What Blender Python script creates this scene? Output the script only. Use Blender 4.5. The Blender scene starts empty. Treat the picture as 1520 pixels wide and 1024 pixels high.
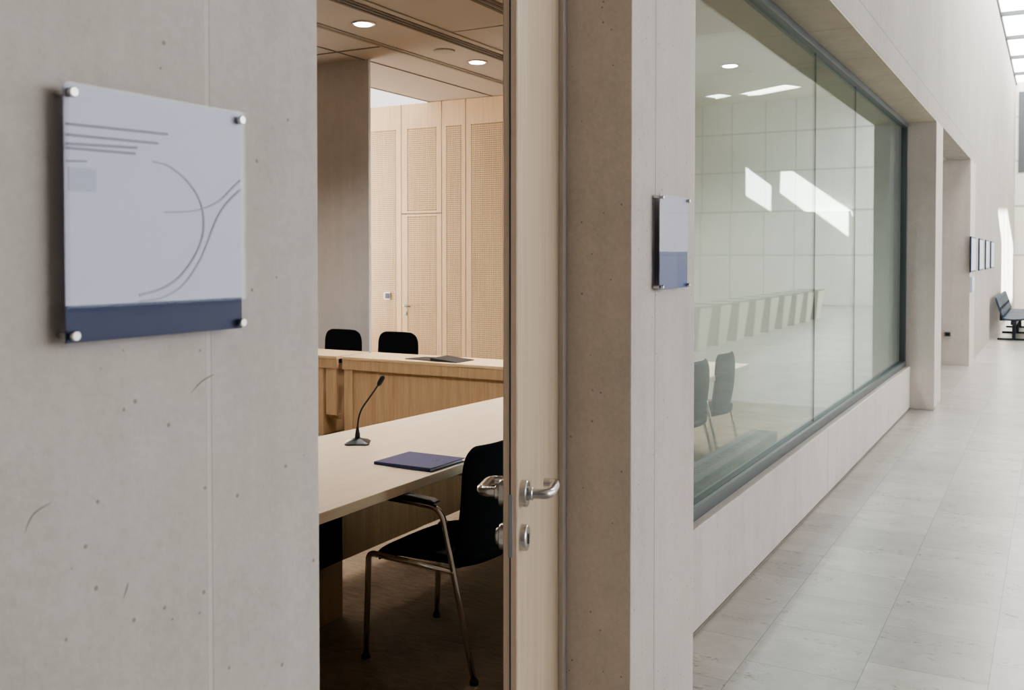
import bpy, bmesh, math, random
from mathutils import Vector, Matrix
random.seed(7)
S = bpy.context.scene
C = S.collection
PI = math.pi

# ------------------------------------------------------------------ node helpers
def lin(r, g, b):
    f = lambda c: (c/255/12.92) if c/255 <= .04045 else ((c/255+.055)/1.027)**2.4
    return (f(r), f(g), f(b), 1)

class NT:
    def __init__(s, name):
        s.m = bpy.data.materials.new(name); s.m.use_nodes = True
        s.t = s.m.node_tree; s.t.nodes.clear()
        s.out = s.n('ShaderNodeOutputMaterial')
    def n(s, k, **kw):
        x = s.t.nodes.new(k)
        for a, b in kw.items():
            if a.startswith('i_'):
                x.inputs[a[2:].replace('_', ' ')].default_value = b
            else: setattr(x, a, b)
        return x
    def l(s, a, b): s.t.links.new(a, b)
    def math(s, op, a, b=None, c=None):
        x = s.n('ShaderNodeMath', operation=op)
        for i, v in enumerate((a, b, c)):
            if v is None: continue
            if isinstance(v, (int, float)): x.inputs[i].default_value = v
            else: s.l(v, x.inputs[i])
        return x.outputs[0]
    def mix(s, fac, a, b, mode='MIX'):
        x = s.n('ShaderNodeMix', data_type='RGBA', blend_type=mode)
        for i, v in ((0, fac), (6, a), (7, b)):
            if isinstance(v, (int, float, tuple)): x.inputs[i].default_value = v
            else: s.l(v, x.inputs[i])
        return x.outputs[2]
    def noise(s, vec, scale, detail=4, rough=.55, dist=0):
        x = s.n('ShaderNodeTexNoise'); x.inputs['Scale'].default_value = scale
        x.inputs['Detail'].default_value = detail; x.inputs['Roughness'].default_value = rough
        x.inputs['Distortion'].default_value = dist
        s.l(vec, x.inputs['Vector']); return x.outputs['Fac']
    def pos(s): return s.n('ShaderNodeNewGeometry').outputs['Position']
    def obj(s): return s.n('ShaderNodeTexCoord').outputs['Object']
    def scale(s, vec, v):
        x = s.n('ShaderNodeMapping'); x.inputs['Scale'].default_value = v; s.l(vec, x.inputs['Vector']); return x.outputs[0]
    def ramp(s, fac, stops):
        x = s.n('ShaderNodeValToRGB'); e = x.color_ramp.elements
        while len(e) < len(stops): e.new(.5)
        for i, (p, c) in enumerate(stops):
            e[i].position = p; e[i].color = c if isinstance(c, tuple) else (c, c, c, 1)
        s.l(fac, x.inputs[0]); return x.outputs[0]
    def bump(s, h, strength, dist=.01):
        x = s.n('ShaderNodeBump'); x.inputs['Strength'].default_value = strength; x.inputs['Distance'].default_value = dist
        s.l(h, x.inputs['Height']); return x.outputs[0]
    def bsdf(s, col, rough=.6, metal=0, spec=.5, normal=None, coat=0):
        x = s.n('ShaderNodeBsdfPrincipled')
        if isinstance(col, tuple): x.inputs['Base Color'].default_value = col
        else: s.l(col, x.inputs['Base Color'])
        if isinstance(rough, (int, float)): x.inputs['Roughness'].default_value = rough
        else: s.l(rough, x.inputs['Roughness'])
        x.inputs['Metallic'].default_value = metal
        x.inputs['Specular IOR Level'].default_value = spec
        x.inputs['Coat Weight'].default_value = coat
        if normal: s.l(normal, x.inputs['Normal'])
        s.l(x.outputs[0], s.out.inputs[0]); return x

def plain(name, rgb, rough=.6, metal=0, spec=.5, var=.06, sc=40, bump=0):
    t = NT(name); p = t.obj(); nz = t.noise(p, sc, 3)
    a = tuple(min(1, c*(1-var)) for c in rgb[:3])+(1,); b = tuple(min(1, c*(1+var)) for c in rgb[:3])+(1,)
    col = t.mix(nz, a, b)
    t.bsdf(col, rough, metal, spec, t.bump(nz, bump, .002) if bump else None)
    return t.m

def concrete(name, base, joints=(), axis_joints='y', pits=1.0, rough=.75, hj=()):
    """cast concrete: broad clouding, faint vertical streaks, fine grain, small air holes, thin joints"""
    t = NT(name); p = t.pos()
    big = t.noise(p, .9, 5, .6, .3); fine = t.noise(p, 70, 5, .7)
    streak = t.noise(t.scale(p, (5, 5, .25)), 2.2, 4, .6)
    mid = t.noise(p, 9, 6, .65)
    dark = tuple(c*.80 for c in base[:3])+(1,); lite = tuple(min(1, c*1.13) for c in base[:3])+(1,)
    f = t.math('ADD', t.math('MULTIPLY', big, .42), t.math('ADD', t.math('MULTIPLY', streak, .28), t.math('ADD', t.math('MULTIPLY', fine, .34), t.math('MULTIPLY', mid, .22))))
    col = t.mix(t.ramp(f, [(.44, 0.), (.80, 1.)]), dark, lite)
    warm = t.noise(p, 1.7, 3)
    col = t.mix(t.ramp(warm, [(.42, 0.), (.7, .35)]), col, tuple(a*b for a, b in zip(base[:3], (1.02, .98, .93)))+(1,))
    v = t.n('ShaderNodeTexVoronoi'); v.inputs['Scale'].default_value = 30; v.inputs['Randomness'].default_value = 1
    t.l(p, v.inputs['Vector'])
    rnd = t.n('ShaderNodeSeparateColor'); t.l(v.outputs['Color'], rnd.inputs[0])
    pit = t.math('MULTIPLY', t.math('LESS_THAN', v.outputs['Distance'], .10), t.math('GREATER_THAN', rnd.outputs[0], .62))
    pit = t.math('MULTIPLY', pit, .75*pits)
    col = t.mix(pit, col, tuple(c*.42 for c in base[:3])+(1,))
    h = t.math('SUBTRACT', fine, t.math('MULTIPLY', pit, 2))
    sep = t.n('ShaderNodeSeparateXYZ'); t.l(p, sep.inputs[0])
    for (ax, c, w, k) in joints:
        d = t.math('ABSOLUTE', t.math('SUBTRACT', sep.outputs['XYZ'.index(ax)], c))
        m = t.math('LESS_THAN', d, w)
        col = t.mix(t.math('MULTIPLY', m, min(1, abs(k))), col, tuple(x*(.45 if k > 0 else 1.22) for x in base[:3])+(1,))
    t.bsdf(col, rough, 0, .35, t.bump(h, .16, .004)); return t.m

def wood(name, a, b, rough=.42, axis=2, sc=1.0, coat=.0):
    t = NT(name); p = t.pos()
    s = [9*sc]*3; s[axis] = .55*sc
    g = t.noise(t.scale(p, tuple(s)), 3.2, 6, .62, .6)
    s2 = [46*sc]*3; s2[axis] = 1.6*sc
    f = t.noise(t.scale(p, tuple(s2)), 3, 4, .6)
    k = t.math('ADD', t.math('MULTIPLY', g, .7), t.math('MULTIPLY', f, .3))
    col = t.mix(t.ramp(k, [(.36, 0.), (.66, 1.)]), a, b)
    t.bsdf(col, rough, 0, .4, t.bump(f, .05, .002), coat); return t.m

def emit(name, rgb, st):
    t = NT(name); e = t.n('ShaderNodeEmission'); e.inputs[0].default_value = rgb; e.inputs[1].default_value = st
    t.l(e.outputs[0], t.out.inputs[0]); return t.m

# ------------------------------------------------------------------ materials
CON = lin(208, 201, 196)
M = {}
M['con_left'] = concrete('concrete_left', CON, joints=[('Y', 1.0300, .0042, -.45), ('Y', 1.0350, .0010, .45), ('Y', 1.0252, .0006, .2)])
M['con_pillar'] = concrete('concrete_pillar', CON, joints=[('Y', 2.853, .003, .7)])
M['con_upper_shaded'] = concrete('concrete_upper_shaded', lin(180, 176, 171), joints=[('Z', 3.19, .006, .5), ('Y', 7.2, .004, .4), ('Y', 13.6, .004, .4), ('Y', 20, .004, .4), ('Y', 26.4, .004, .4)], pits=.2)  # darker than the other concrete: the wall's shade is put into the base colour
M['con_sill'] = concrete('concrete_sill', CON, joints=[('Y', 6.717, .006, .55), ('Y', 8.239, .006, .35)], pits=.6)
M['con'] = concrete('concrete_plain', CON)
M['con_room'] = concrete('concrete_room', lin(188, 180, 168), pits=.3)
M['con_end'] = concrete('concrete_end', lin(230, 229, 222), pits=0, joints=[('Z', 1.63, .03, .6), ('Z', 3.1, .035, .7), ('Z', 4.45, .03, .6), ('Z', 5.76, .03, .6)]
                        + [('X', v, .024, .55) for v in (1.75, 4.78, 5.79, 6.94, 7.99)])
M['con_part'] = concrete('concrete_partition', lin(212, 208, 206), pits=.2)
M['soffit'] = concrete('soffit', lin(196, 190, 176), pits=.3, joints=[('Y', v, .006, .5) for v in (4.2, 5.2, 6.2, 7.2, 8.2, 9.2, 10.2)])
M['plaster'] = plain('plaster', lin(214, 208, 198), .8, var=.02, sc=3)
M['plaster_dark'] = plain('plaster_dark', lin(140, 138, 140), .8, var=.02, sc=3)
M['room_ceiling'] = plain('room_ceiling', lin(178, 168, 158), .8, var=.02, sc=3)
M['beech'] = wood('beech', lin(214, 184, 148), lin(232, 206, 172), .42, 2)
M['beech_top'] = wood('beech_tabletop', lin(226, 203, 176), lin(238, 218, 192), .36, 1, coat=.1)
M['beech_door'] = wood('beech_door', lin(202, 182, 158), lin(222, 204, 182), .38, 2, .7, coat=.15)
M['beech_edge'] = wood('beech_edge', lin(240, 218, 196), lin(246, 226, 206), .3, 2)
M['oak'] = wood('desk_oak', lin(176, 148, 116), lin(200, 173, 140), .42, 2)
M['oak_top'] = wood('desk_oak_top', lin(206, 178, 142), lin(224, 198, 162), .38, 0)
M['oak_shaded'] = wood('table_underframe', lin(120, 92, 62), lin(146, 114, 80), .5, 2)  # shade under the table put into a darker wood colour
M['perf_back'] = plain('perforation_back', lin(66, 42, 24), .9)
M['chrome'] = plain('chrome', (.80, .78, .75, 1), .12, 1, var=.01)
M['steel'] = plain('brushed_steel', (.62, .61, .60, 1), .27, 1, var=.04, sc=120)
M['frame'] = plain('grey_metal_frame', lin(92, 97, 99), .5, .2, var=.03)
M['frame_dark'] = plain('dark_joint', lin(44, 50, 52), .5, .2, var=.03)
M['shadow_gap'] = plain('foot_joint', lin(128, 124, 116), .8)
M['joint'] = plain('silicone_joint', lin(78, 92, 92), .5, .1, var=.02)
M['jamb'] = plain('steel_jamb', lin(214, 212, 210), .42, .2, var=.03)
M['rubber'] = plain('black_rubber', lin(26, 26, 28), .6)
M['black_plastic'] = plain('black_plastic', lin(24, 24, 26), .35)
M['fabric'] = plain('black_fabric', lin(17, 19, 23), .92, spec=.15, var=.35, sc=260, bump=.3)
M['seat_blue'] = plain('dark_blue_seat', lin(52, 68, 84), .55)
M['seat_frame'] = plain('dark_steel', lin(40, 46, 54), .45, .4)
M['paper'] = plain('lilac_paper', lin(204, 203, 224), .5, var=.015, sc=5)
M['navy'] = plain('navy_print', lin(26, 42, 92), .42, var=.03)
M['navy_r'] = plain('blue_print', lin(36, 66, 140), .42, var=.03)
M['ink'] = plain('grey_print', lin(150, 146, 170), .6)
M['ink_light'] = plain('pale_grey_print', lin(172, 172, 186), .6)
M['ink_block'] = plain('faint_print', lin(190, 192, 218), .6)
M['folder'] = plain('navy_folder', lin(34, 48, 104), .45, var=.05, sc=30)
M['page'] = plain('paper_white', lin(222, 218, 206), .7)
M['emblem'] = plain('emblem_grey', lin(84, 92, 128), .35, .3)
M['lock_strip'] = plain('lock_plate', lin(176, 182, 188), .45, .1)
M['seal'] = plain('door_seal', lin(52, 50, 60), .6)
M['cabinet'] = plain('charcoal_metal', lin(44, 46, 50), .65, .1)
M['stone_lit_side'] = plain('stone_lit_tone', lin(226, 220, 204), .6, var=.04, sc=6)
M['stone'] = plain('pale_stone', lin(150, 148, 140), .6, var=.06, sc=6)
M['stone_dark'] = plain('grey_panel', lin(120, 124, 120), .6, var=.05, sc=6)
M['skylight'] = emit('luminous_ceiling_panel', (1., .985, .96, 1), 9.0)
M['lamp'] = emit('lamp_glow', (1, .93, .82, 1), 30)
M['picture'] = plain('pale_blue_print', lin(196, 214, 232), .3)
M['picture_edge'] = plain('blue_black_frame', lin(36, 52, 82), .4)
M['dark_plate'] = plain('dark_plate', lin(70, 74, 96), .4)

def mk_floor():
    t = NT('limestone_tiles'); p = t.pos()
    sep = t.n('ShaderNodeSeparateXYZ'); t.l(p, sep.inputs[0]); x, y = sep.outputs[0], sep.outputs[1]
    u = t.math('DIVIDE', t.math('ADD', x, 1.06+43), .43)
    col = t.math('FLOOR', u); fu = t.math('FRACT', u)
    par = t.math('MODULO', col, 2.0)
    v = t.math('DIVIDE', t.math('ADD', t.math('ADD', y, 43.86-3.67+.01), t.math('MULTIPLY', par, .22)), .44)
    row = t.math('FLOOR', v); fv = t.math('FRACT', v)
    du = t.math('MULTIPLY', t.math('MINIMUM', fu, t.math('SUBTRACT', 1, fu)), .43)
    dv = t.math('MULTIPLY', t.math('MINIMUM', fv, t.math('SUBTRACT', 1, fv)), .44)
    joint = t.math('LESS_THAN', t.math('MINIMUM', du, dv), .0016)
    cv = t.n('ShaderNodeCombineXYZ'); t.l(col, cv.inputs[0]); t.l(row, cv.inputs[1])
    wn = t.n('ShaderNodeTexWhiteNoise', noise_dimensions='2D'); t.l(cv.outputs[0], wn.inputs['Vector'])
    off = t.n('ShaderNodeVectorMath', operation='MULTIPLY_ADD')
    t.l(wn.outputs['Color'], off.inputs[0]); off.inputs[1].default_value = (20, 20, 20); t.l(p, off.inputs[2])
    q = off.outputs[0]
    cloud = t.noise(t.scale(q, (2.2, 3.4, 1)), 2.2, 6, .62, .5)
    fine = t.noise(q, 46, 5, .7)
    base = t.mix(t.ramp(cloud, [(.3, 0.), (.72, 1.)]), lin(158, 153, 147), lin(194, 190, 184))
    base = t.mix(wn.outputs['Value'], t.mix(.55, base, lin(158, 156, 152)), t.mix(.3, base, lin(206, 202, 195)))
    base = t.mix(t.math('MULTIPLY', t.math('SUBTRACT', fine, .5), .35), base, lin(230, 226, 220))
    # travertine pitting in drifting bands
    vein = t.noise(t.scale(q, (13, 30, 1)), 1.9, 5, .7, .8)
    area = t.noise(t.scale(q, (2.4, 4.5, 1)), 1.3, 3, .6)
    pit = t.math('MULTIPLY', t.ramp(vein, [(.555, 0.), (.61, 1.)]), t.ramp(area, [(.53, 0.), (.60, 1.)]))
    base = t.mix(t.math('MULTIPLY', pit, .65), base, lin(106, 102, 98))
    base = t.mix(t.math('MULTIPLY', joint, .75), base, lin(102, 98, 92))
    speck = t.ramp(t.noise(t.scale(q, (40, 70, 1)), 1.5, 3, .6), [(.6, 0.), (.68, 1.)])
    base = t.mix(t.math('MULTIPLY', speck, .3), base, lin(130, 126, 120))
    rough = t.math('ADD', .28, t.math('MULTIPLY', pit, .25))
    t.bsdf(base, rough, 0, .5, t.bump(t.math('SUBTRACT', t.math('MULTIPLY', fine, .2), joint), .04, .001))
    return t.m
M['floor'] = mk_floor()

def mk_carpet():
    t = NT('beige_carpet'); p = t.pos()
    a = t.noise(p, 3, 4); b = t.noise(p, 180, 3, .8); c = t.noise(t.scale(p, (2, 9, 1)), 6, 4, .7)
    k = t.math('ADD', t.math('MULTIPLY', a, .3), t.math('ADD', t.math('MULTIPLY', b, .35), t.math('MULTIPLY', c, .35)))
    t.bsdf(t.mix(t.ramp(k, [(.35, 0.), (.65, 1.)]), lin(96, 82, 70), lin(154, 136, 116)), .95, 0, .1, t.bump(b, .4, .004))
    return t.m
M['carpet'] = mk_carpet()

def mk_glass(name, tint, f0, k=1.0):
    t = NT(name)
    lw = t.n('ShaderNodeLayerWeight'); lw.inputs['Blend'].default_value = .5     # Facing = 1-|cos| at .5
    fr = t.math('ADD', f0, t.math('MULTIPLY', t.math('POWER', lw.outputs['Facing'], 5.1), 1-f0))
    fr = t.math('MULTIPLY', fr, k)
    tr = t.n('ShaderNodeBsdfTransparent'); tr.inputs[0].default_value = tint
    gl = t.n('ShaderNodeBsdfGlossy'); gl.inputs['Roughness'].default_value = 0.0; gl.inputs[0].default_value = (.86, .97, 1, 1)
    mx = t.n('ShaderNodeMixShader'); t.l(fr, mx.inputs[0]); t.l(tr.outputs[0], mx.inputs[1]); t.l(gl.outputs[0], mx.inputs[2])
    t.l(mx.outputs[0], t.out.inputs[0]); return t.m
M['glass'] = mk_glass('window_glass', (.86, .93, .925, 1), .035)
M['acrylic'] = mk_glass('clear_acrylic', (.985, .985, .99, 1), .03, .45)

# ------------------------------------------------------------------ mesh helpers
class B:
    def __init__(s): s.bm = bmesh.new()
    def box(s, x0, x1, y0, y1, z0, z1):
        v = [s.bm.verts.new((x, y, z)) for z in (z0, z1) for y in (y0, y1) for x in (x0, x1)]
        for f in ((0, 2, 3, 1), (4, 5, 7, 6), (0, 1, 5, 4), (2, 6, 7, 3), (0, 4, 6, 2), (1, 3, 7, 5)):
            s.bm.faces.new([v[i] for i in f])
        return s
    def prism(s, poly, z0, z1, xf=None):
        """extrude a CCW polygon (u,v) between w0 and w1; xf maps (u,v,w)->xyz"""
        xf = xf or (lambda u, v, w: (u, v, w))
        a = [s.bm.verts.new(xf(u, v, z0)) for u, v in poly]; b = [s.bm.verts.new(xf(u, v, z1)) for u, v in poly]
        n = len(poly)
        s.bm.faces.new(list(reversed(a))); s.bm.faces.new(b)
        for i in range(n): s.bm.faces.new((a[i], a[(i+1) % n], b[(i+1) % n], b[i]))
        return s
    def tube(s, pts, r, seg=14, cap=True):
        pts = [Vector(p) for p in pts]; n = len(pts)
        rr = r if isinstance(r, (list, tuple)) else [r]*n
        T = []
        for i in range(n):
            d = (pts[min(i+1, n-1)]-pts[max(i-1, 0)]).normalized(); T.append(d)
        up = Vector((0, 0, 1)) if abs(T[0].z) < .9 else Vector((1, 0, 0))
        nv = (up-T[0]*up.dot(T[0])).normalized(); rings = []
        for i in range(n):
            nv = (nv-T[i]*nv.dot(T[i])).normalized(); bv = T[i].cross(nv)
            rings.append([s.bm.verts.new(pts[i]+(nv*math.cos(2*PI*k/seg)+bv*math.sin(2*PI*k/seg))*rr[i]) for k in range(seg)])
        for i in range(n-1):
            for k in range(seg):
                s.bm.faces.new((rings[i][k], rings[i][(k+1) % seg], rings[i+1][(k+1) % seg], rings[i+1][k]))
        if cap:
            s.bm.faces.new(list(reversed(rings[0]))); s.bm.faces.new(rings[-1])
        return s
    def lathe(s, prof, seg=28, xf=None):
        """prof: list of (r, h) ; axis +Z of xf"""
        xf = xf or (lambda x, y, z: (x, y, z)); rings = []
        for r, h in prof:
            rings.append([s.bm.verts.new(xf(r*math.cos(2*PI*k/seg), r*math.sin(2*PI*k/seg), h)) for k in range(seg)])
        for i in range(len(prof)-1):
            for k in range(seg):
                s.bm.faces.new((rings[i][k], rings[i][(k+1) % seg], rings[i+1][(k+1) % seg], rings[i+1][k]))
        s.bm.faces.new(list(reversed(rings[0]))); s.bm.faces.new(rings[-1]); return s
    def grid(s, fn, nu, nv, th=None):
        """fn(u,v)->(point, back point) closed shell"""
        F = [[fn(i/nu, j/nv) for j in range(nv+1)] for i in range(nu+1)]
        A = [[s.bm.verts.new(F[i][j][0]) for j in range(nv+1)] for i in range(nu+1)]
        Bk = [[s.bm.verts.new(F[i][j][1]) for j in range(nv+1)] for i in range(nu+1)]
        for i in range(nu):
            for j in range(nv):
                s.bm.faces.new((A[i][j], A[i+1][j], A[i+1][j+1], A[i][j+1]))
                s.bm.faces.new((Bk[i][j], Bk[i][j+1], Bk[i+1][j+1], Bk[i+1][j]))
        for i in range(nu):
            s.bm.faces.new((A[i][0], Bk[i][0], Bk[i+1][0], A[i+1][0])); s.bm.faces.new((A[i][nv], A[i+1][nv], Bk[i+1][nv], Bk[i][nv]))
        for j in range(nv):
            s.bm.faces.new((A[0][j], A[0][j+1], Bk[0][j+1], Bk[0][j])); s.bm.faces.new((A[nu][j], Bk[nu][j], Bk[nu][j+1], A[nu][j+1]))
        return s
    def go(s, name, mat, parent=None, smooth=False, bevel=0, seg=2, sub=0, world=True):
        bmesh.ops.recalc_face_normals(s.bm, faces=s.bm.faces[:])
        me = bpy.data.meshes.new(name); s.bm.to_mesh(me); s.bm.free()
        me.materials.append(mat)
        o = bpy.data.objects.new(name, me); C.objects.link(o)
        if smooth:
            for p in me.polygons: p.use_smooth = True
        if parent is not None:
            o.parent = parent
            if world: o.matrix_parent_inverse = parent_world(parent).inverted()
        if bevel:
            b = o.modifiers.new('bevel', 'BEVEL'); b.width = bevel; b.segments = seg; b.limit_method = 'ANGLE'; b.angle_limit = math.radians(40)
            if smooth is False and seg > 1:
                for p in me.polygons: p.use_smooth = True
                w = o.modifiers.new('wn', 'WEIGHTED_NORMAL'); w.keep_sharp = True
        if sub:
            m = o.modifiers.new('sub', 'SUBSURF'); m.levels = sub; m.render_levels = sub
        return o

def parent_world(o):
    m = o.matrix_basis.copy()
    if o.parent: m = parent_world(o.parent) @ o.matrix_parent_inverse @ m
    return m

def tag(o, label, cat, group=None):
    o['label'] = label; o['category'] = cat
    if group: o['group'] = group
    return o
def thing(name, label, cat, loc=(0, 0, 0), rotz=0, group=None):
    o = bpy.data.objects.new(name, None); C.objects.link(o); o.location = loc; o.rotation_euler = (0, 0, rotz)
    o.empty_display_size = .1
    return tag(o, label, cat, group)
def st_empty(name, loc=(0, 0, 0), rotz=0):
    o = bpy.data.objects.new(name, None); C.objects.link(o); o.location = loc; o.rotation_euler = (0, 0, rotz); o['kind'] = 'structure'; return o
LAB = {}
def struct(o, label=None, cat=None):
    o['kind'] = 'structure'
    if label: o['label'] = label; o['category'] = cat
    return o
def copy_tree(o, parent=None):
    c = o.copy(); C.objects.link(c); c.parent = parent
    for ch in [k for k in bpy.data.objects if k.parent == o]: copy_tree(ch, c)
    return c
def bez(p0, p1, p2, p3, n=10):
    p0, p1, p2, p3 = map(Vector, (p0, p1, p2, p3)); out = []
    for i in range(n+1):
        t = i/n; out.append(p0*(1-t)**3+p1*3*t*(1-t)**2+p2*3*t*t*(1-t)+p3*t**3)
    return out
def fillet(pts, r, n=6):
    """round the inner corners of a polyline"""
    pts = [Vector(p) for p in pts]; out = [pts[0]]
    for i in range(1, len(pts)-1):
        a, b, c = pts[i-1], pts[i], pts[i+1]
        rr = r[i-1] if isinstance(r, (list, tuple)) else r
        u = (a-b).normalized(); v = (c-b).normalized()
        q0 = b+u*min(rr, (a-b).length*.49); q1 = b+v*min(rr, (c-b).length*.49)
        for k in range(n+1):
            t = k/n; out.append(q0*(1-t)**2+b*2*t*(1-t)+q1*t*t)
    out.append(pts[-1]); return out

# ================================================================== SETTING
XW = -1.08            # hall face of the long wall
XI = -1.40            # room face
ZC = 3.60             # room ceiling
HZ = 6.80             # hall ceiling
HY0, HY1, HX1 = -4.0, 33.0, 9.5
RX0, RY0, RY1 = -10.0, -1.0, 10.65
struct(B().box(XI, HX1, HY0, HY1, -.1, 0).go('floor', M['floor']), 'pale limestone tiled hall floor', 'floor')
struct(B().box(RX0, XI, RY0, RY1, -.1, 0).go('floor', M['carpet']), 'beige carpet of the meeting room', 'floor')
struct(B().box(-4, XI, RY1+.2, 16.6, -.1, 0).go('floor', M['floor']), 'tiled floor of the side passage beyond the window', 'floor')

struct(B().box(XI, XW, HY0, 1.275, 0, HZ).go('wall_left', M['con_left'], bevel=.004), 'near cast concrete wall carrying the large sign', 'wall')
struct(B().box(XI-.01, XW, 2.66, 3.234, 0, 3.0).go('wall_left', M['con_pillar'], bevel=.004), 'concrete pier between the door and the glazing', 'wall')
struct(B().box(XI, XW, 1.275, HY1, 3.0, HZ).go('wall_left', M['con_upper_shaded'], bevel=.004), 'high concrete wall over the openings', 'wall')
struct(B().box(-1.48, -1.315, 3.234, 10.95, 0, .447).go('wall_left', M['con_sill'], bevel=.005), 'low concrete parapet under the glazing', 'wall')
struct(B().box(XI-.06, XW-.002, 3.234, 10.95, 2.985, 3.0).go('ceiling', M['soffit']), 'soffit of the window recess', 'ceiling')
struct(B().box(-1.48, XW, 10.95, 11.60, 0, 3.0).go('wall_left', M['con'], bevel=.004), 'concrete pier at the far end of the glazing', 'wall')
struct(B().box(-4, XW, 15.62, 16.6, 0, 3.0).go('wall_left', M['con']), 'reveal of the second opening', 'wall')
struct(B().box(XI, XW, 16.6, HY1, 0, 3.0).go('wall_left', M['con_upper_shaded']), 'far stretch of the concrete wall', 'wall')
struct(B().box(-4.2, -4, RY1, 16.6, 0, 3.3).go('wall_left', M['con_room']), 'back wall of the side passage', 'wall')
struct(B().box(-4.2, XI, RY1+.2, 16.6, 3.0, 3.2).go('ceiling', M['plaster']), 'ceiling of the side passage', 'ceiling')
# room shell
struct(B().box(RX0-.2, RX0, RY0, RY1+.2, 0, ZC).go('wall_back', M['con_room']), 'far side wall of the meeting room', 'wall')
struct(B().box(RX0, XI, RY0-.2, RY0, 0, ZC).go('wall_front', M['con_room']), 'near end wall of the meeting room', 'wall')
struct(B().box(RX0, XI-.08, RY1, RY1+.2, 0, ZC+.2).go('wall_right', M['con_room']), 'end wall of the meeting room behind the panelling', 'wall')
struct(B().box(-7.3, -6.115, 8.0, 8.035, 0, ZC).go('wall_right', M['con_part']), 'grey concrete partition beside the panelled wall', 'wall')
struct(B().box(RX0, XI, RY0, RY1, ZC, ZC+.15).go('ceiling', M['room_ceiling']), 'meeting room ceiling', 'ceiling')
# hall shell
struct(B().box(HX1, HX1+.2, HY0, HY1, 0, HZ).go('wall_right', M['con_end']), 'opposite long wall of the hall', 'wall')
struct(B().box(XI, HX1, HY0-.2, HY0, 0, HZ).go('wall_front', M['plaster_dark']), 'hall wall behind the viewpoint', 'wall')
struct(B().box(XI, HX1, HY1, HY1+.2, 0, HZ+.5).go('wall_back', M['con_end']), 'pale concrete end wall of the hall', 'wall')
struct(B().box(3.02, HX1, HY1-.18, HY1, 0, 3.06).go('wall_back', M['con_end'], bevel=.01), 'raised lower panel of the hall end wall', 'wall')
struct(B().box(-.99, 0.6, HY1-.03, HY1-.001, 4.1, 6.5).go('window_3', M['frame']), 'tall grey louvre high on the hall end wall', 'window')

# hall ceiling: plaster with openings cut to shape the sun patches, luminous strip beside the long wall
SD = Vector((-.30, .60, -1.0))
def proj(pt, z=HZ):
    p = Vector(pt); s = (z-p.z); return (p.x+.30*s, p.y-.60*s)
Q = [[(6.46, HY1, 4.63), (5.59, HY1, 3.96), (5.60, HY1, 3.07), (6.45, HY1, 3.62)],
     [(5.28, HY1, 4.42), (4.88, HY1, 4.42), (2.97, HY1, 3.02), (2.97, HY1, 1.90), (5.30, HY1, 3.68)],
     [(XW, 23.2, 2.55), (XW, 28.0, 2.75), (XW, 32.2, 1.9), (XW, 32.2, .3), (XW, 25.2, .3), (XW, 25.2, 1.9)]]
polys = [[proj(p) for p in q] for q in Q]
def ceiling_with_holes(name, x0, x1, y0, y1, z0, z1, mat, holes):
    o = B().box(x0, x1, y0, y1, z0, z1).go(name, mat)
    for h in holes:
        cz = B().prism(h, z0-.3, z1+.3).go('cut', mat)
        md = o.modifiers.new('b', 'BOOLEAN'); md.object = cz; md.operation = 'DIFFERENCE'; md.solver = 'EXACT'
        dg = bpy.context.evaluated_depsgraph_get(); me = bpy.data.meshes.new_from_object(o.evaluated_get(dg))
        o.modifiers.clear(); o.data = me; bpy.data.objects.remove(cz, do_unlink=True)
    return o
XS = 1.35
struct(ceiling_with_holes('ceiling', XS, HX1, HY0, HY1, HZ, HZ+.04, M['plaster'], polys[:2]), 'plain plaster part of the hall ceiling', 'ceiling')
bpy.context.view_layer.update()
struct(ceiling_with_holes('ceiling', XW, XS, 11.7, HY1, HZ, HZ+.04, M['skylight'], [polys[2]]), 'luminous strip ceiling along the concrete wall', 'ceiling')
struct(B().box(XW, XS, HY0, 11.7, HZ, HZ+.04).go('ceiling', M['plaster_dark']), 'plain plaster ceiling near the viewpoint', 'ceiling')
tr = B()
y = 0.0
while y < 33:
    tr.box(XW, XS, y-.035, y+.035, HZ-.09, HZ-.002); y += 2.6
tr.box(XS-.05, XS+.05, HY0, HY1, HZ-.10, HZ-.002).box(XW, XW+.03, HY0, HY1, HZ-.09, HZ-.002)
struct(tr.go('trim_1', M['frame']), 'grey cross bars of the luminous ceiling', 'trim')
struct(B().box(XS+.2, HX1, 20, 20.35, HZ-.55, HZ-.002).go('trim_2', M['plaster']), 'plaster downstand beam across the hall', 'beam')

# unseen glowing panes added on the right wall, framed as windows, to light the hall
for k, yy in enumerate((2.5, 8.5, 16.0, 22.5)):
    w = st_empty('window_2' if k == 0 else 'window_%d' % (k+3), (HX1-.02, yy, 1.0))
    w['label'] = 'unseen tall glowing pane added on the opposite wall to light the hall'; w['category'] = 'window'
    B().box(HX1-.04, HX1-.01, yy, yy+4.2, .9, 5.6).go('window_pane', emit('fill_light_pane', (.95, .975, 1, 1), 5.5), w)
    f = B()
    for a in (yy-.03, yy+4.17): f.box(HX1-.09, HX1-.005, a, a+.06, .84, 5.66)
    f.box(HX1-.09, HX1-.005, yy, yy+4.2, .84, .9).box(HX1-.09, HX1-.005, yy, yy+4.2, 5.6, 5.66)
    f.go('window_frame', M['frame'], w)

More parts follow.
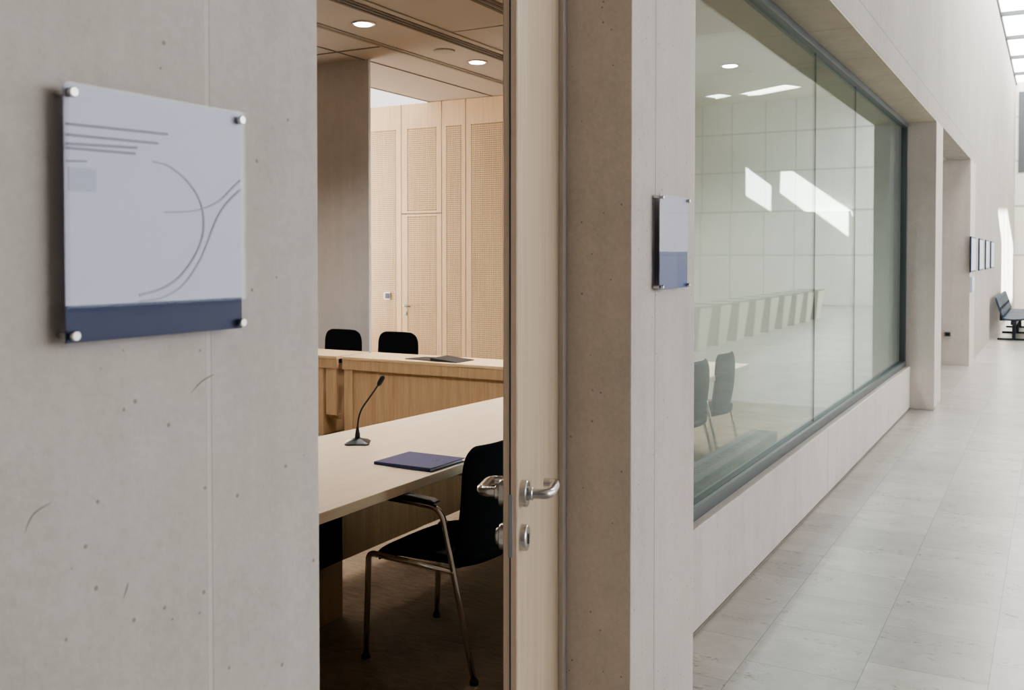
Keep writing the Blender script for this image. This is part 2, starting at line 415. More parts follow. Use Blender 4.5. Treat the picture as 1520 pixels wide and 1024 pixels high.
# ------------------------------------------------------------------ glazing
w1 = st_empty('window_1', (-1.39, 3.3, .447)); w1['label'] = 'long frameless interior glazing above the concrete parapet'; w1['category'] = 'window'
GX = -1.39
fr = B()
fr.box(GX-.05, GX+.035, 3.236, 10.95, .447, .497)
fr.box(GX-.05, GX+.035, 3.236, 10.95, 2.935, 2.984)
fr.box(GX-.05, GX+.035, 10.89, 10.949, .49, 2.94).box(GX-.05, GX+.02, 3.236, 3.27, .49, 2.94)
fr.go('window_frame', M['frame'], w1, bevel=.003)
B().box(GX+.012, GX+.0355, 3.27, 10.89, .497, .503).go('glazing_bead', M['frame'], w1)
B().box(GX-.04, GX+.012, 3.27, 10.89, .497, .505).go('glazing_gasket', M['frame_dark'], w1)
for a, b in ((3.272, 6.6025), (6.6095, 8.0725), (8.0795, 10.89)):
    B().box(GX-.005, GX+.004, a, b, .50, 2.94).go('window_pane', M['glass'], w1)
for a in (6.606, 8.076):
    B().box(GX-.006, GX+.005, a-.003, a+.003, .50, 2.94).go('glazing_joint', M['joint'], w1)

# ------------------------------------------------------------------ floor edges
struct(B().box(-1.315, -1.309, 3.24, 10.94, 0, .014).go('baseboard_left', M['shadow_gap']), 'dark shadow gap at the foot of the parapet', 'baseboard')
struct(B().box(XW, XW+.006, 10.96, 11.6, 0, .03).go('baseboard_left', M['steel']), 'thin metal strip at the pier foot', 'baseboard')

# ------------------------------------------------------------------ door (leaf ajar into the hall)
H = Vector((-1.317, 2.672, 0))
P = Vector((-1.107, 2.020, 0))
dv = (P-H); L = dv.length; u = dv.normalized(); n = Vector((-u.y, u.x, 0))
if n.x > 0: n = -n                      # n points to the room side
ang = math.atan2(u.y, u.x)
door = st_empty('door_1', (H.x, H.y, 0)); door['label'] = 'tall beech door standing ajar with steel lever handles'; door['category'] = 'door'
TH = .036
def DX(a, b, z): q = H+u*a+n*b; return (q.x, q.y, z)      # a along leaf, b into room
def dbox(a0, a1, b0, b1, z0, z1):
    return B().prism([(a0, b0), (a1, b0), (a1, b1), (a0, b1)], z0, z1, DX)
leaf = dbox(.004, L, 0, TH, .008, 2.97).go('door_leaf', M['beech_door'], door, bevel=.002)
dbox(L-.0005, L+.0035, .002, TH-.002, .008, 2.97).go('edge_banding', M['beech_edge'], door, bevel=.001)
dbox(L+.0036, L+.0050, .0165, .0195, .01, 2.96).go('edge_seal', M['seal'], door)
dbox(L+.0036, L+.0055, .012, .022, .885, 1.035).go('lock_plate', M['lock_strip'], door, bevel=.004)
def hardware(side):
    s = -1 if side == 'hall' else 1
    b0 = 0 if side == 'hall' else TH
    X = lambda x, y, z, a, zz: DX(a+x, b0+s*z, zz+y)
    aH = L-.046
    R = .0325
    h = B().lathe([(R, 0), (R, .014), (R-.002, .0165), (.016, .0175)], 36, lambda x, y, z: X(x, y, z, aH, 1.027)).go('handle_rosette', M['steel'], door)
    for p in h.data.polygons: p.use_smooth = len(p.vertices) == 4 and abs(p.normal.z) < 2
    m = h.modifiers.new('e', 'EDGE_SPLIT'); m.split_angle = math.radians(35)
    pts = fillet([X(0, 0, .010, aH, 1.027), X(0, 0, .068, aH, 1.027), X(-.118, 0, .068, aH, 1.027), X(-.118, 0, .036, aH, 1.027)], [.032, .028], 8)
    B().tube(pts, .0122, 20).go('door_handle', M['steel'], door, smooth=True).modifiers.new('e', 'EDGE_SPLIT').split_angle = math.radians(50)
    B().lathe([(.0165, .014), (.0165, .027), (.0145, .029)], 28, lambda x, y, z: X(x, y, z, aH, 1.027)).go('handle_collar', M['steel'], door)
    k = B().lathe([(R-.001, 0), (R-.001, .014), (R-.0035, .0165), (.010, .0168)], 36, lambda x, y, z: X(x, y, z, aH, .920)).go('keyhole_rosette', M['steel'], door)
    for p in k.data.polygons: p.use_smooth = True
    k.modifiers.new('e', 'EDGE_SPLIT').split_angle = math.radians(35)
    if side == 'hall':
        B().prism([(-.0045, -.014), (.0045, -.014), (.0045, .010), (-.0045, .010)], .0165, .0195, lambda a, b, w: X(a, b, w, aH, .920)).go('lock_cylinder', M['frame'], door)
    else:
        B().lathe([(.021, .015), (.021, .022), (.018, .026)], 24, lambda x, y, z: X(x, y, z, aH, .920)).go('thumb_turn', M['steel'], door, smooth=False)
hardware('hall'); hardware('room')
struct(B().box(-1.345, -1.29, 2.640, 2.6605, 0, 2.998).box(-1.345, -1.29, 1.2745, 1.292, 0, 2.998).box(-1.345, -1.29, 1.292, 2.64, 2.978, 2.998).go('trim_3', M['jamb'], bevel=.002), 'steel door frame', 'door frame')

# ------------------------------------------------------------------ room ceiling fittings
def slot(x, y0, y1, w, kids=3):
    b = B()
    for k in range(kids):
        c = x-w/2+w*(k+.5)/kids; b.box(c-w/kids*.33, c+w/kids*.33, y0, y1, ZC-.006, ZC-.001)
    return b
T = 3
def trim(b, mat, label):
    global T
    T += 1
    return struct(b.go('trim_%d' % T, mat), label, 'trim')
dk = plain('slot_dark', lin(98, 88, 78), .8); md = plain('slot_mid', lin(140, 130, 118), .8)
trim(slot(-4.90, -.9, 10.6, .16), dk, 'triple slot air diffuser over the desk')
trim(slot(-4.74, -.9, 10.6, .03, 1), md, 'thin ceiling joint beside the slot diffuser')
trim(slot(-5.60, -.9, 10.6, .12, 2), md, 'pale twin slot line in the ceiling')
trim(slot(-3.93, -.9, 10.6, .18, 3), dk, 'triple slot air diffuser nearer the door')
trim(slot(-6.17, -.9, 10.6, .022, 1), dk, 'thin ceiling panel joint')
trim(slot(-7.12, -.9, 10.6, .022, 1), dk, 'thin ceiling panel joint near the bright bay')
trim(B().box(-9.9, -5.66, 7.565, 7.585, ZC-.006, ZC-.001), dk, 'cross joint of the ceiling panels')
trim(B().box(-4.72, -3.6, 7.4, 7.412, ZC-.004, ZC-.001), md, 'faint cross joint in the ceiling')

def downlight(name, label, x, y, grp='recessed downlights of the meeting room'):
    t = thing(name, label, 'ceiling light', (x, y, ZC), 0, grp)
    B().lathe([(.105, -.001), (.105, -.007), (.092, -.009), (.088, -.004), (.086, -.001)], 32, lambda a, b, z: (x+a, y+b, ZC+z)).go('trim_ring', M['steel'], t)
    B().lathe([(.078, -.0102), (.070, -.0145), (.04, -.016)], 28, lambda a, b, z: (x+a, y+b, ZC+z)).go('lens', M['lamp'], t)
    return t
labs = {6.76: 'round recessed downlight nearer the door opening, left of the two in view', 8.65: 'round recessed downlight nearer the panelled wall, right of the two in view'}
for y in (6.76, 8.65):
    downlight('downlight', labs[y], -5.22, y)
downlight('downlight', 'round recessed downlight high in the room seen through the glazing', -3.0, 10.1)
s = thing('ceiling_speaker', 'flat pale round ceiling speaker between the two downlights', 'speaker', (-5.22, 8.03, ZC))
B().lathe([(.105, -.0005), (.105, -.008), (.098, -.011)], 32, lambda a, b, z: (-5.22+a, 8.03+b, ZC+z)).go('rim', plain('speaker_rim', lin(150, 142, 132), .7), s)
B().lathe([(.092, -.0112), (.09, -.0125)], 32, lambda a, b, z: (-5.22+a, 8.03+b, ZC+z)).go('grille', plain('speaker_grille', lin(170, 162, 150), .8), s)

T += 1
struct(B().box(-9.9, -7.135, 8.15, 10.58, ZC-.012, ZC-.002).go('trim_%d' % T, emit('bay_panel', (1, .95, .87, 1), 1.7)), 'bright luminous ceiling bay beside the panelled wall', 'trim')
# ------------------------------------------------------------------ panelled wall with perforated fields
YP = RY1-.06
def panel(idx, x0, x1, z0, z1, px0, px1, pz0, pz1, name='wall_right', label=''):
    """one beech panel with a real lattice of square holes in front of a dark backing"""
    r = st_empty(name, ((x0+x1)/2, RY1, z0)); r['label'] = label; r['category'] = 'wall panel'
    f = B()
    g = .006
    f.box(x0+g, px0, YP, RY1-.002, z0+g, z1-g).box(px1, x1-g, YP, RY1-.002, z0+g, z1-g)
    f.box(px0, px1, YP, RY1-.002, pz1, z1-g).box(px0, px1, YP, RY1-.002, z0+g, pz0)
    f.go('panel_frame', M['beech'], r)
    B().box(px0, px1, YP+.022, YP+.03, pz0, pz1).go('panel_backing', M['perf_back'], r)
    lt = B(); pitch = .0262; bar = .0118
    nx = max(1, round((px1-px0)/pitch)); dx = (px1-px0)/nx
    nz = max(1, round((pz1-pz0)/pitch)); dz = (pz1-pz0)/nz
    for i in range(1, nx): lt.box(px0+i*dx-bar/2, px0+i*dx+bar/2, YP+.001, YP+.016, pz0, pz1)
    for j in range(1, nz): lt.box(px0, px1, YP+.0005, YP+.0155, pz0+j*dz-bar/2, pz0+j*dz+bar/2)
    lt.go('perforated_grille', M['beech'], r)
    return r
panel(0, -8.60, -7.56, 0, ZC, -8.48, -7.645, .20, 3.27, label='perforated beech wall panel beside the grey partition')
panel(1, -7.56, -6.925, 2.155, ZC, -7.465, -7.005, 2.19, 3.27, label='perforated beech panel above the concealed door')
d2 = panel(2, -7.56, -6.925, 0, 2.155, -7.465, -7.005, .18, 2.12, name='door_2', label='concealed perforated beech door in the panelled wall')
panel(3, -6.925, -6.56, 0, ZC, -6.855, -6.625, .20, 3.27, label='narrow perforated beech panel right of the concealed door')
panel(4, -6.56, -5.55, 0, ZC, -6.48, -5.65, .20, 3.27, label='wide perforated beech panel next to the open door leaf')
panel(5, -5.55, -4.5, 0, ZC, -5.45, -4.6, .20, 3.27, label='perforated beech panel hidden behind the open door leaf')
struct(B().box(-4.5, XI-.08, RY1-.05, RY1-.001, 0, ZC).go('wall_right', plain('beige_plaster', lin(196, 194, 184), .8, var=.03, sc=2)), 'plain beige stretch of the room end wall', 'wall')
# concealed door hardware
B().lathe([(.026, 0), (.026, .010)], 20, lambda a, b, z: (-7.502+a, YP-z, .945+b)).go('handle_rosette', M['steel'], d2)
B().tube(fillet([(-7.502, YP-.008, .945), (-7.502, YP-.06, .945), (-7.375, YP-.06, .940)], .02), .010, 12).go('door_handle', M['steel'], d2, smooth=True)
B().lathe([(.025, 0), (.025, .010)], 20, lambda a, b, z: (-7.502+a, YP-z, .845+b)).go('keyhole_rosette', M['steel'], d2)
sw = thing('wall_switch', 'small square dark wall switch on the perforated panel left of the concealed door', 'switch', (-7.79, YP, 1.07))
B().box(-7.84, -7.735, YP-.016, YP+.001, 1.02, 1.12).go('switch_plate', M['jamb'], sw, bevel=.003)
B().box(-7.815, -7.745, YP-.021, YP-.0162, 1.035, 1.105).go('rocker', M['dark_plate'], sw, bevel=.002)

# ================================================================== SIGNS
def sign(name, label, y0, y1, z0, z1, band, navy, group=None):
    xf = -1.061
    t = thing(name, label, 'sign', (xf, (y0+y1)/2, z0))
    B().box(xf, xf+.004, y0, y1, z0, z1).go('back_plate', M['acrylic'], t)
    B().box(xf+.0042, xf+.0050, y0+.006, y1-.008, z0+.005+band, z1-.004).go('paper_insert', M['paper'], t)
    B().box(xf+.0042, xf+.0050, y0+.006, y1-.008, z0+.005, z0+.005+band).go('colour_band', navy, t)
    B().box(xf+.0052, xf+.0092, y0, y1, z0, z1).go('front_plate', M['acrylic'], t, bevel=.0008)
    for yy in (y0+.014, y1-.014):
        for zz in (z0+.014, z1-.014):
            o = B().lathe([(.0048, 0), (.0048, .0285), (.0062, .0288), (.0062, .0320), (.0054, .0335)], 22, lambda a, b, w: (XW+.001+w, yy+a, zz+b)).go('standoff', M['steel'], t)
            o.modifiers.new('e', 'EDGE_SPLIT').split_angle = math.radians(35)
            for p in o.data.polygons: p.use_smooth = True
    return t
s1 = sign('wall_sign', 'large square acrylic sign with navy foot band and curved lines, near concrete wall', .771, 1.081, 1.488, 1.814, .046, M['navy'])
s2 = sign('wall_sign', 'small acrylic sign with tall blue lower field, on the pier beside the glazing', 2.822, 3.094, 1.492, 1.794, .117, M['navy_r'])
xs = -1.0556
def ribbon(name, pts, w, mat, par):
    pts = [(p[0]*1.0083, 1.6+(p[1]-1.6)*1.0083) for p in pts]
    b = B(); n_ = len(pts)
    for i in range(n_-1):
        a = Vector((0, *pts[i])); c = Vector((0, *pts[i+1])); d = (c-a).normalized(); q = Vector((0, -d.z, d.y))*w
        a0 = a-d*w*.3; c0 = c+d*w*.3
        vs = [a0-q, c0-q, c0+q, a0+q]
        b.prism([(v.y, v.z) for v in vs], xs, xs+.0003+.00002*i, lambda uu, vv, ww: (ww, uu, vv))
    return b.go(name, mat, par)
for a, b_, w in (((.773, 1.760), (.929, 1.764), .0018), ((.773, 1.747), (.912, 1.750), .0018), ((.773, 1.736), (.878, 1.741), .0018), ((.773, 1.731), (.875, 1.733), .0018), ((.773, 1.715), (.802, 1.717), .0012)):
    ribbon('text_line', [a, b_], w, M['ink'], s1)
def smooth(pts, n_=6):
    out = []
    P_ = [pts[0]]+list(pts)+[pts[-1]]
    for i in range(1, len(P_)-2):
        for k in range(n_):
            t = k/n_; r = []
            for c in (0, 1):
                p0, p1, p2, p3 = P_[i-1][c], P_[i][c], P_[i+1][c], P_[i+2][c]
                r.append(.5*((2*p1)+(-p0+p2)*t+(2*p0-5*p1+4*p2-p3)*t*t+(-p0+3*p1-3*p2+p3)*t**3))
            out.append(tuple(r))
    out.append(pts[-1]); return out
for c in ([(.903, 1.725), (.928, 1.722), (.957, 1.707), (.981, 1.683), (.991, 1.654), (.988, 1.625), (.972, 1.597), (.946, 1.571), (.916, 1.556), (.88, 1.549)],
          [(.88, 1.541), (.916, 1.544), (.951, 1.559), (.98, 1.589), (.999, 1.621), (1.015, 1.652), (1.035, 1.676), (1.062, 1.697)],
          [(.922, 1.659), (.957, 1.661), (.988, 1.666), (1.021, 1.679), (1.044, 1.697), (1.062, 1.711)]):
    ribbon('curved_line', smooth(c), .0012, M['ink_light'], s1)
B().box(xs-.00005, xs+.0001, .782, .823, 1.680, 1.709).go('printed_block', M['ink_block'], s1)

# ================================================================== FURNITURE
wl = [o for o in bpy.data.objects if o.name == 'wall_left'][0]
scm = plain('concrete_scratch', lin(140, 136, 132), .8)
for q in [[(.736, 1.266), (.743, 1.281), (.753, 1.29), (.773, 1.296)], [(.877, 1.144), (.882, 1.154), (.885, 1.163)], [(.995, 1.403), (1.016, 1.418), (1.04, 1.426)]]:
    b = B(); q = smooth(q)
    for i in range(len(q)-1):
        f_ = math.sin(PI*(i+.5)/len(q))*.0011; a, c = Vector(q[i]), Vector(q[i+1]); d = (c-a).normalized(); nn = Vector((-d.y, d.x))*f_
        b.prism([tuple(a-nn), tuple(c-nn), tuple(c+nn), tuple(a+nn)], XW, XW+.0002, lambda u_, v_, w_: (w_, u_, v_))
    b.go('scratch', scm, wl)
# long table
tb = thing('conference_table', 'long beech table with a slanted back edge, just inside the open door', 'table', (-2.7, 4.4, 0))
top = [(-2.192, 1.5), (-2.175, 7.9), (-2.81, 7.9), (-3.30, 1.5)]
B().prism([(a, b) for a, b in top], .68, .72).go('tabletop', M['beech_top'], tb, bevel=.003)
B().box(-2.775, -2.750, 1.6, 7.8, .25, .68).go('modesty_panel', M['oak_shaded'], tb)
for y0, y1 in ((1.9, 2.4), (2.95, 3.40), (7.2, 7.7)):
    B().box(-2.89, -2.75, y0, y1, 0, .679).go('leg', M['oak_shaded'], tb, bevel=.003)

# desk range
dkx = thing('front_desk', 'long oak desk front with recessed panels, facing the door across the room', 'desk', (-4.3, 7.0, 0))
B().prism([(-5.50, 6.8), (-2.9, 6.8), (-2.9, 7.27), (-5.50, 7.27)], .685, .712).go('desktop', M['oak_top'], dkx, bevel=.003)
B().box(-5.50, -2.9, 6.803, 6.835, .60, .6845).go('fascia', M['oak'], dkx)
B().box(-5.48, -5.39, 6.806, 7.19, 0, .60).go('side_support', M['oak'], dkx, bevel=.002)
B().box(-5.388, -2.92, 6.822, 6.85, .02, .599).go('front_panel', M['oak'], dkx)
B().box(-2.99, -2.91, 6.853, 7.19, 0, .60).go('side_support', M['oak'], dkx)
d2k = thing('side_desk', 'shorter oak desk unit at the far left behind the concrete edge', 'desk', (-6.6, 7.0, 0))
B().prism([(-7.6, 6.8), (-5.56, 6.8), (-5.56, 7.27), (-7.6, 7.27)], .685, .712).go('desktop', M['oak_top'], d2k, bevel=.003)
B().box(-7.6, -5.565, 6.803, 6.835, .60, .6845).go('fascia', M['oak'], d2k)
B().box(-5.69, -5.57, 6.81, 6.84, .185, .599).box(-7.55, -5.845, 6.81, 6.84, .185, .599).go('front_panel', M['oak'], d2k)
B().box(-5.84, -5.72, 6.806, 7.19, 0, .60).go('side_support', M['oak'], d2k, bevel=.002)
B().box(-7.58, -7.46, 6.845, 7.19, 0, .60).go('side_support', M['oak'], d2k, bevel=.002)
B().box(-5.715, -5.57, 6.88, 6.9, .135, .185).go('foot_rail', M['oak'], d2k)

# chair: origin on the floor at footprint centre, faces +Y
def back_shell(u_, v_):
    W = .50; zt = .872; zb = .405
    s_ = (u_-.5)*2
    # rounded-rectangle mapping: width narrows in the corner zones
    z = zb+(zt-zb)*v_
    e = 1.0
    hh = .125
    if v_ > 1-hh/.47*1.0: q = (v_-(1-hh/.47))/(hh/.47); e = 1-.36*(1-math.sqrt(max(0, 1-q**2.2)))
    if v_ < .12: q = (.12-v_)/.12; e = 1-.16*(1-math.sqrt(max(0, 1-q**2)))
    taper = .485+.015*(1-v_)
    x = s_*taper/2*e
    yb = -.180-.045*v_**1.1+.035*(s_*s_)+(-.018*math.sin(v_*PI))
    th = .032*(1-.55*abs(s_)**3)*(1-.4*(abs(v_-.5)*2)**4)
    return ((x, yb+th/2, z), (x, yb-th/2, z))
def make_chair(label, cat='chair', group=None):
    t = thing('conference_chair', label, cat, (0, 0, 0), 0, group)
    # seat
    def seatf(u_, v_):
        s_ = (u_-.5)*2; e = 1-.06*v_**6*abs(s_)
        x = s_*.235*(1-.05*(1-v_)); y = -.215+.455*v_
        y = y-.03*abs(s_)**4*(1 if v_ > .5 else -1)
        drop = -.03*max(0, (v_-.75)/.25)**2
        z = .455+drop-.010*(1-s_*s_)*math.sin(v_*PI)
        return ((x, y, z), (x*.96, y, z-.045+.012*abs(s_)))
    B().grid(seatf, 14, 14).go('seat', M['fabric'], t, smooth=True, world=False)
    B().grid(back_shell, 18, 22).go('backrest', M['fabric'], t, smooth=True, sub=1, world=False)
    for s_ in (-1, 1):
        x = s_*.255
        rear = fillet([(x, -.25, .012), (x, -.105, .645), (x, .17, .655)], [.055], 8)
        lg = B().tube(rear, .0115, 14).go('leg', M['chrome'], t, smooth=True, world=False)
        B().lathe([(.017, 0), (.017, .012), (.012, .022)], 16, lambda a, b, z: (x+a, -.25+b, z)).go('foot_cap', M['rubber'], lg, world=False)
        arm = fillet([(x, -.075, .668), (x, .02, .672), (x, .165, .668)], [.04], 4)
        bb = B()
        bb.prism([(-.085, .660), (.02, .6655), (.17, .6665), (.172, .676), (.16, .681), (.02, .681), (-.07, .676), (-.09, .668)], x-.021, x+.021, lambda a, b, w: (w, a, b)).go('armrest', M['black_plastic'], t, world=False, bevel=.005)
        fl = fillet([(x, .253, .012), (x, .238, .425), (x, -.165, .408)], [.03], 6)
        lg = B().tube(fl, .0115, 14).go('leg', M['chrome'], t, smooth=True, world=False)
        B().lathe([(.017, 0), (.017, .012), (.012, .022)], 16, lambda a, b, z: (x+a, .253+b, z)).go('foot_cap', M['rubber'], lg, world=False)
    fr_ = B().tube([(-.255, .20, .418), (.255, .20, .418)], .009, 10)
    fr_.go('seat_frame', M['chrome'], t, smooth=True, world=False)
    return t
c0 = make_chair('black armchair with chromed legs at the beech table, right beside the open door')
c0.location = (-2.13, 3.345, 0); c0.rotation_euler = (0, 0, PI/2)
def chair_at(x, y, rz, label, group=None):
    c = copy_tree(c0); c.location = (x, y, 0); c.rotation_euler = (0, 0, rz); c['label'] = label
    if group: c['group'] = group
    return c
chair_at(-5.52, 7.47, PI-.04, 'black fabric chair behind the oak desk, in front of the perforated panels', 'chairs behind the oak desks')
chair_at(-6.19, 7.47, PI-.06, 'black fabric chair behind the oak desk, in front of the grey partition', 'chairs behind the oak desks')
chair_at(-2.37, 7.24, PI/2, 'black fabric chair seen through the glass, farther of the two at the table', 'chairs seen through the glazing')
chair_at(-2.37, 6.60, PI/2, 'black fabric chair seen through the glass, cut off by the pier edge', 'chairs seen through the glazing')

# gooseneck microphone
mc = thing('gooseneck_microphone', 'black gooseneck microphone on a flat square foot standing on the beech table', 'microphone', (-2.855, 3.643, .72))
cx, cy = -2.855, 3.643
def rr(w, r, n_=5, rot=0):
    out = []
    for k, (sx, sy) in enumerate(((1, 1), (-1, 1), (-1, -1), (1, -1))):
        for i in range(n_+1):
            a = PI/2*k+PI/2*i/n_
            px, py = sx*(w-r)+r*math.cos(a), sy*(w-r)+r*math.sin(a)
            out.append((px*math.cos(rot)-py*math.sin(rot), px*math.sin(rot)+py*math.cos(rot)))
    return out
b = B()
lv = [(.056, .018, .7205), (.058, .018, .726), (.048, .016, .734), (.026, .014, .742), (.015, .0149, .748)]
rings = [[b.bm.verts.new((cx+p[0], cy+p[1], z)) for p in rr(w, r, 5, .55)] for w, r, z in lv]
for i in range(len(rings)-1):
    m_ = len(rings[0])
    for k in range(m_): b.bm.faces.new((rings[i][k], rings[i][(k+1) % m_], rings[i+1][(k+1) % m_], rings[i+1][k]))
b.bm.faces.new(list(reversed(rings[0]))); b.bm.faces.new(rings[-1])
b.go('base', M['black_plastic'], mc, smooth=True).modifiers.new('e', 'EDGE_SPLIT').split_angle = math.radians(50)
B().lathe([(.0125, .745), (.0115, .765), (.0075, .785), (.0055, .800)], 18, lambda a, b_, z: (cx+a, cy+b_, z)).go('collar', M['black_plastic'], mc, smooth=True)
dr = Vector((.874, .485, 0))
mp = lambda h_, z: (cx+dr.x*h_, cy+dr.y*h_, z)
neck = bez(mp(0, .795), mp(.004, .86), mp(.018, .885), mp(.045, .92), 8)+bez(mp(.045, .92), mp(.062, .945), mp(.080, .968), mp(.098, .996), 6)[1:]
B().tube(neck, .0042, 12).go('neck', M['black_plastic'], mc, smooth=True)
hd = [mp(.097, .993), mp(.100, .998), mp(.104, 1.005), mp(.116, 1.026), mp(.121, 1.035), mp(.1235, 1.039)]
B().tube(hd, [.006, .0095, .0115, .0118, .0095, .004], 16).go('capsule', M['rubber'], mc, smooth=True)

# folder on table
fo = thing('folder', 'closed navy blue presentation folder lying on the beech table near the chair', 'folder', (-2.352, 3.425, .7205), math.radians(-2))
def fbox(a0, a1, b0, b1, z0, z1): return B().box(a0, a1, b0, b1, z0, z1)
fbox(-.148, .148, -.123, .123, .0, .0025).go('back_cover', M['folder'], fo, world=False)
fbox(-.143, .140, -.117, .118, .003, .0095).go('pages', M['page'], fo, world=False)
B().prism([(-.148, .0105), (.148, .0135), (.148, .016), (-.148, .013)], -.123, .123, lambda a, b_, w: (a, w, b_)).go('front_cover', M['folder'], fo, world=False)
fbox(-.1495, -.146, -.123, .123, .0005, .0125).go('spine', M['folder'], fo, world=False)
fbox(-.148, .140, -.1242, -.1215, .0005, .0125).go('spine_flap', M['folder'], fo, world=False)
em = B()
for k in range(16):
    a = 2*PI*k/16; em.prism([(.075+.015*math.cos(a), .03+.015*math.sin(a)), (.075+.018*math.cos(a), .03+.018*math.sin(a)), (.075+.018*math.cos(a+.39), .03+.018*math.sin(a+.39)), (.075+.015*math.cos(a+.39), .03+.015*math.sin(a+.39))], .0152, .0156, lambda u_, v_, w: (u_, v_, w+u_*.0101))
em.go('emblem', M['emblem'], fo, world=False)

# open folder on the desk
df = thing('document_folder', 'thin open black folder lying flat on the oak desk top', 'folder', (-4.62, 6.98, .7125))
B().prism([(-.27, -.08), (.02, -.12), (.02, .14), (-.20, .12)], 0, .006).go('cover', M['rubber'], df, world=False)
B().prism([(.025, .0), (.30, .0), (.30, .004), (.025, .028)], -.13, .13, lambda a, b_, w: (a, w, b_)).go('lifted_cover', M['rubber'], df, world=False)

# heater casing behind the glazing
hc = thing('convector_cabinet', 'low dark charcoal heater cabinet inside the room along the glazing', 'heater', (-1.62, 5.0, 0))
B().box(-1.66, -1.50, 3.7, 6.10, .04, .51).go('casing', M['cabinet'], hc, bevel=.006)
B().box(-1.64, -1.52, 3.75, 6.05, 0, .04).go('plinth', M['rubber'], hc)
for k in range(1):
    g_ = B()
    for i in range(56): g_.box(-1.61, -1.55, 3.85+i*.04, 3.865+i*.04, .5102, .512)
    g_.go('outlet_grille', M['rubber'], hc)

# ================================================================== HALL
def make_plinth():
    t = thing('display_plinth', '', 'plinth', (0, 0, 0), 0, 'pale plinths in a row in the hall')
    b = B()
    q0 = [(-.0, 0), (.42, 0), (.42, .50), (0, .50)]
    z1 = .73
    A = [b.bm.verts.new(v) for v in ((0.04, .10, .0), (.46, .10, .0), (.46, .56, .0), (.04, .56, .0))]
    D = [b.bm.verts.new(v) for v in ((-.04, 0, z1), (.50, 0, z1), (.50, .66, z1), (-.04, .66, z1))]
    b.bm.faces.new(list(reversed(A))); b.bm.faces.new(D)
    for i in range(4): b.bm.faces.new((A[i], A[(i+1) % 4], D[(i+1) % 4], D[i]))
    b.go('body', M['stone'], t, bevel=.012, world=False)
    sd = B()
    f0 = [(.035, .115, .01), (.035, .545, .01), (-.045, .645, z1-.01), (-.045, .015, z1-.01)]
    A = [sd.bm.verts.new(v) for v in f0]; D = [sd.bm.verts.new((v[0]-.012, v[1], v[2])) for v in f0]
    sd.bm.faces.new(A); sd.bm.faces.new(list(reversed(D)))
    for i in range(4): sd.bm.faces.new((A[i], D[i], D[(i+1) % 4], A[(i+1) % 4]))
    sd.go('lit_side_plate', M['stone_lit_side'], t, world=False)  # paler plate added, its colour stands in for skylight on this side
    B().box(-.06, .51, -.01, .67, z1, z1+.03).go('cap', M['stone'], t, bevel=.006, world=False)
    return t
p0 = make_plinth()
ords = ['nearest', 'second', 'third', 'fourth', 'fifth', 'sixth', 'seventh', 'eighth', 'farthest']
for k in range(9):
    p_ = p0 if k == 0 else copy_tree(p0)
    p_.location = (2.42, 15.70+k*1.16, 0)
    p_['label'] = '%s pale tapered plinth of the row mirrored in the glazing' % ords[k]

# framed pictures on the wall
pr = [(15.55, 16.50), (17.32, 18.25), (19.0, 19.85), (20.6, 21.60)]
pl = ['nearest', 'second', 'third', 'farthest']
for k, (a, b_) in enumerate(pr):
    t = thing('framed_picture', '%s pale blue framed picture on the far concrete wall' % pl[k], 'picture', (XW, (a+b_)/2, 1.37), 0, 'row of pictures on the far wall')
    B().box(XW+.001, XW+.022, a, b_, 1.365, 1.885).go('frame', M['picture_edge'], t, bevel=.004)
    B().box(XW+.0222, XW+.024, a+.03, b_-.03, 1.39, 1.86).go('print', M['picture'], t)
t = thing('notice_plate', 'small white notice plate under the nearest framed picture', 'sign', (XW, 15.93, 1.07))
B().box(XW+.001, XW+.03, 15.66, 16.2, 1.075, 1.295).go('plate', M['ink_block'], t, bevel=.003)
B().box(XW+.0302, XW+.031, 15.70, 16.16, 1.10, 1.27).go('plate_face', M['page'], t)
t = thing('door_stop', 'small grey holder fixed low on the reveal of the second opening', 'wall fitting', (-1.36, 15.6, .45))
B().box(-1.405, -1.325, 15.575, 15.619, .425, .485).go('body', M['frame'], t, bevel=.004)
B().box(-1.39, -1.34, 15.565, 15.5748, .44, .47).go('catch', M['rubber'], t)

# beam seating
bs = thing('beam_seating', 'row of dark blue linked waiting seats along the far concrete wall', 'bench', (-.7, 22.5, 0))
ys = [20.9+i*.60 for i in range(7)]
B().box(-.72, -.62, 20.6, 24.9, .30, .37).go('beam', M['seat_frame'], bs, bevel=.005)
for y in ys:
    b = B()
    def bk(u_, v_, y=y):
        s_ = (u_-.5)*2
        z = .44+.37*v_; x = -.86-.12*v_+.02*s_*s_; e = 1-.15*v_**4
        return ((x, y+s_*.25*e, z), (x-.03, y+s_*.25*e, z))
    b.grid(bk, 8, 8).go('backrest', M['seat_blue'], bs, smooth=True)
    b = B()
    def sk(u_, v_, y=y):
        s_ = (u_-.5)*2
        x = -.87+.46*v_; z = .425-.02*math.sin(v_*PI)+.02*v_
        return ((x, y+s_*.25, z), (x, y+s_*.25, z-.035))
    b.grid(sk, 6, 8).go('seat', M['seat_blue'], bs, smooth=True)
    B().box(-.75, -.60, y-.03, y+.03, .365, .40).box(-.90, -.72, y-.02, y+.02, .365, .395).box(-.915, -.885, y-.02, y+.02, .365, .62).go('seat_bracket', M['seat_frame'], bs)
for y in (20.85, 22.75, 24.6):
    B().box(-.70, -.64, y-.03, y+.03, .03, .30).box(-.95, -.38, y-.03, y+.03, 0.0, .035).go('leg', M['seat_frame'], bs, bevel=.005)

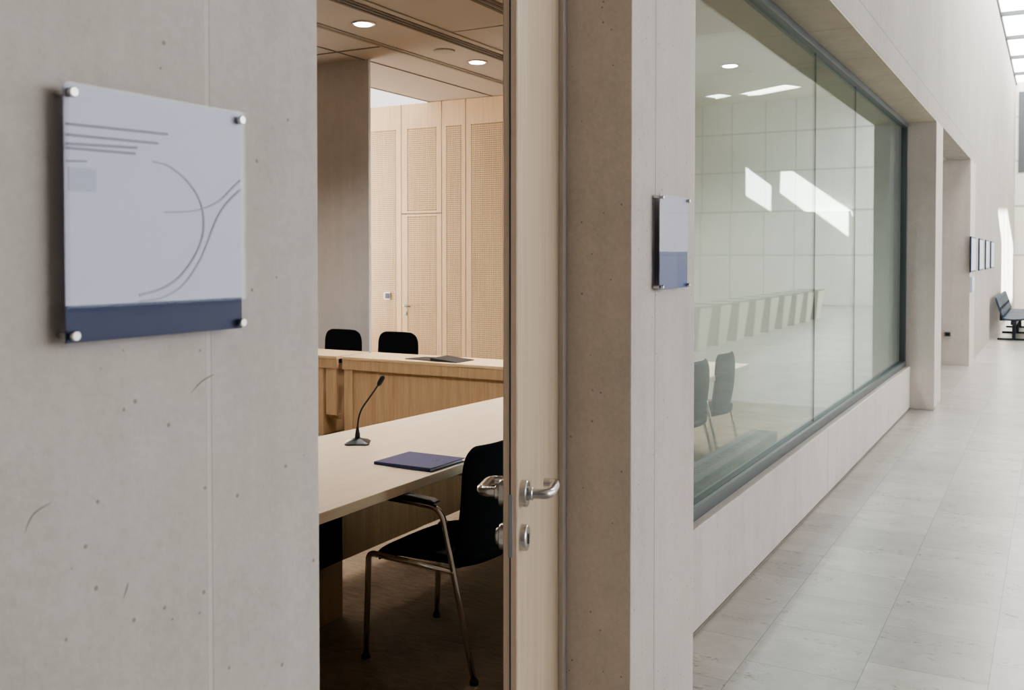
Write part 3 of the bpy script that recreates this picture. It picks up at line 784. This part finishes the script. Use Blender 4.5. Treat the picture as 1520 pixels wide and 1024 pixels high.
# ================================================================== LIGHT
sun = bpy.data.lights.new('sun', 'SUN'); sun.energy = 110; sun.angle = .012; sun.color = (1, .97, .90)
so = bpy.data.objects.new('sun', sun); C.objects.link(so); so.rotation_euler = SD.to_track_quat('-Z', 'Y').to_euler()
def area(name, loc, target, sx, sy, power, col):
    l = bpy.data.lights.new(name, 'AREA'); l.shape = 'RECTANGLE'; l.size = sx; l.size_y = sy; l.energy = power; l.color = col
    o = bpy.data.objects.new(name, l); C.objects.link(o); o.location = loc
    o.rotation_euler = (Vector(target)-Vector(loc)).to_track_quat('-Z', 'Y').to_euler(); return o
WARM = (1, .955, .90)
area('bay_light', (-9.7, 9.3, 1.9), (-6.5, 9.9, 1.7), 2.0, 3.0, 210, (1, .92, .82))
for x, y, e in ((-5.22, 6.76, 40), (-5.22, 8.65, 40), (-5.22, 4.87, 40), (-5.22, 3.0, 34), (-3.3, 4.87, 120), (-3.3, 3.0, 36), (-3.3, 6.9, 60), (-7.2, 5.0, 40), (-6.9, 6.0, 70), (-2.5, 9.0, 120), (-3.6, 8.6, 120), (-2.9, 7.6, 90)):  # rows of downlights, plus unseen fill spots added to brighten partition and glazing side
    l = bpy.data.lights.new('downlight_and_fill_lamp', 'SPOT'); l.energy = e*2.2; l.spot_size = math.radians(125); l.spot_blend = .8; l.shadow_soft_size = .12; l.color = WARM
    o = bpy.data.objects.new('downlight_and_fill_lamp', l); C.objects.link(o); o.location = (x, y, ZC-.05)

w = bpy.data.worlds.new('world'); S.world = w; w.use_nodes = True
w.node_tree.nodes['Background'].inputs[0].default_value = (.75, .85, 1, 1); w.node_tree.nodes['Background'].inputs[1].default_value = .12

# ================================================================== CAMERA
F = 1450.0; TH_ = math.atan(806/1450); PH = math.radians(1.3)
cam = bpy.data.cameras.new('camera'); co = bpy.data.objects.new('camera', cam); C.objects.link(co)
co.location = (0, 0, 1.6); co.rotation_euler = (PI/2-PH, 0, TH_)
cam.sensor_width = 36; cam.lens = F/1520*36
cam.shift_y = -(512-(380+F*math.tan(PH)))/1520
cam.clip_start = .05; cam.clip_end = 200
cam.dof.use_dof = True; cam.dof.focus_distance = 3.6; cam.dof.aperture_fstop = 7.5
S.camera = co
S.view_settings.view_transform = 'AgX'
S.view_settings.look = 'AgX - Medium High Contrast'
S.view_settings.exposure = 0.0
S.cycles.max_bounces = 10; S.cycles.diffuse_bounces = 5; S.cycles.glossy_bounces = 5; S.cycles.transparent_max_bounces = 12
S.cycles.sample_clamp_indirect = 6
S.cycles.caustics_reflective = False; S.cycles.caustics_refractive = False
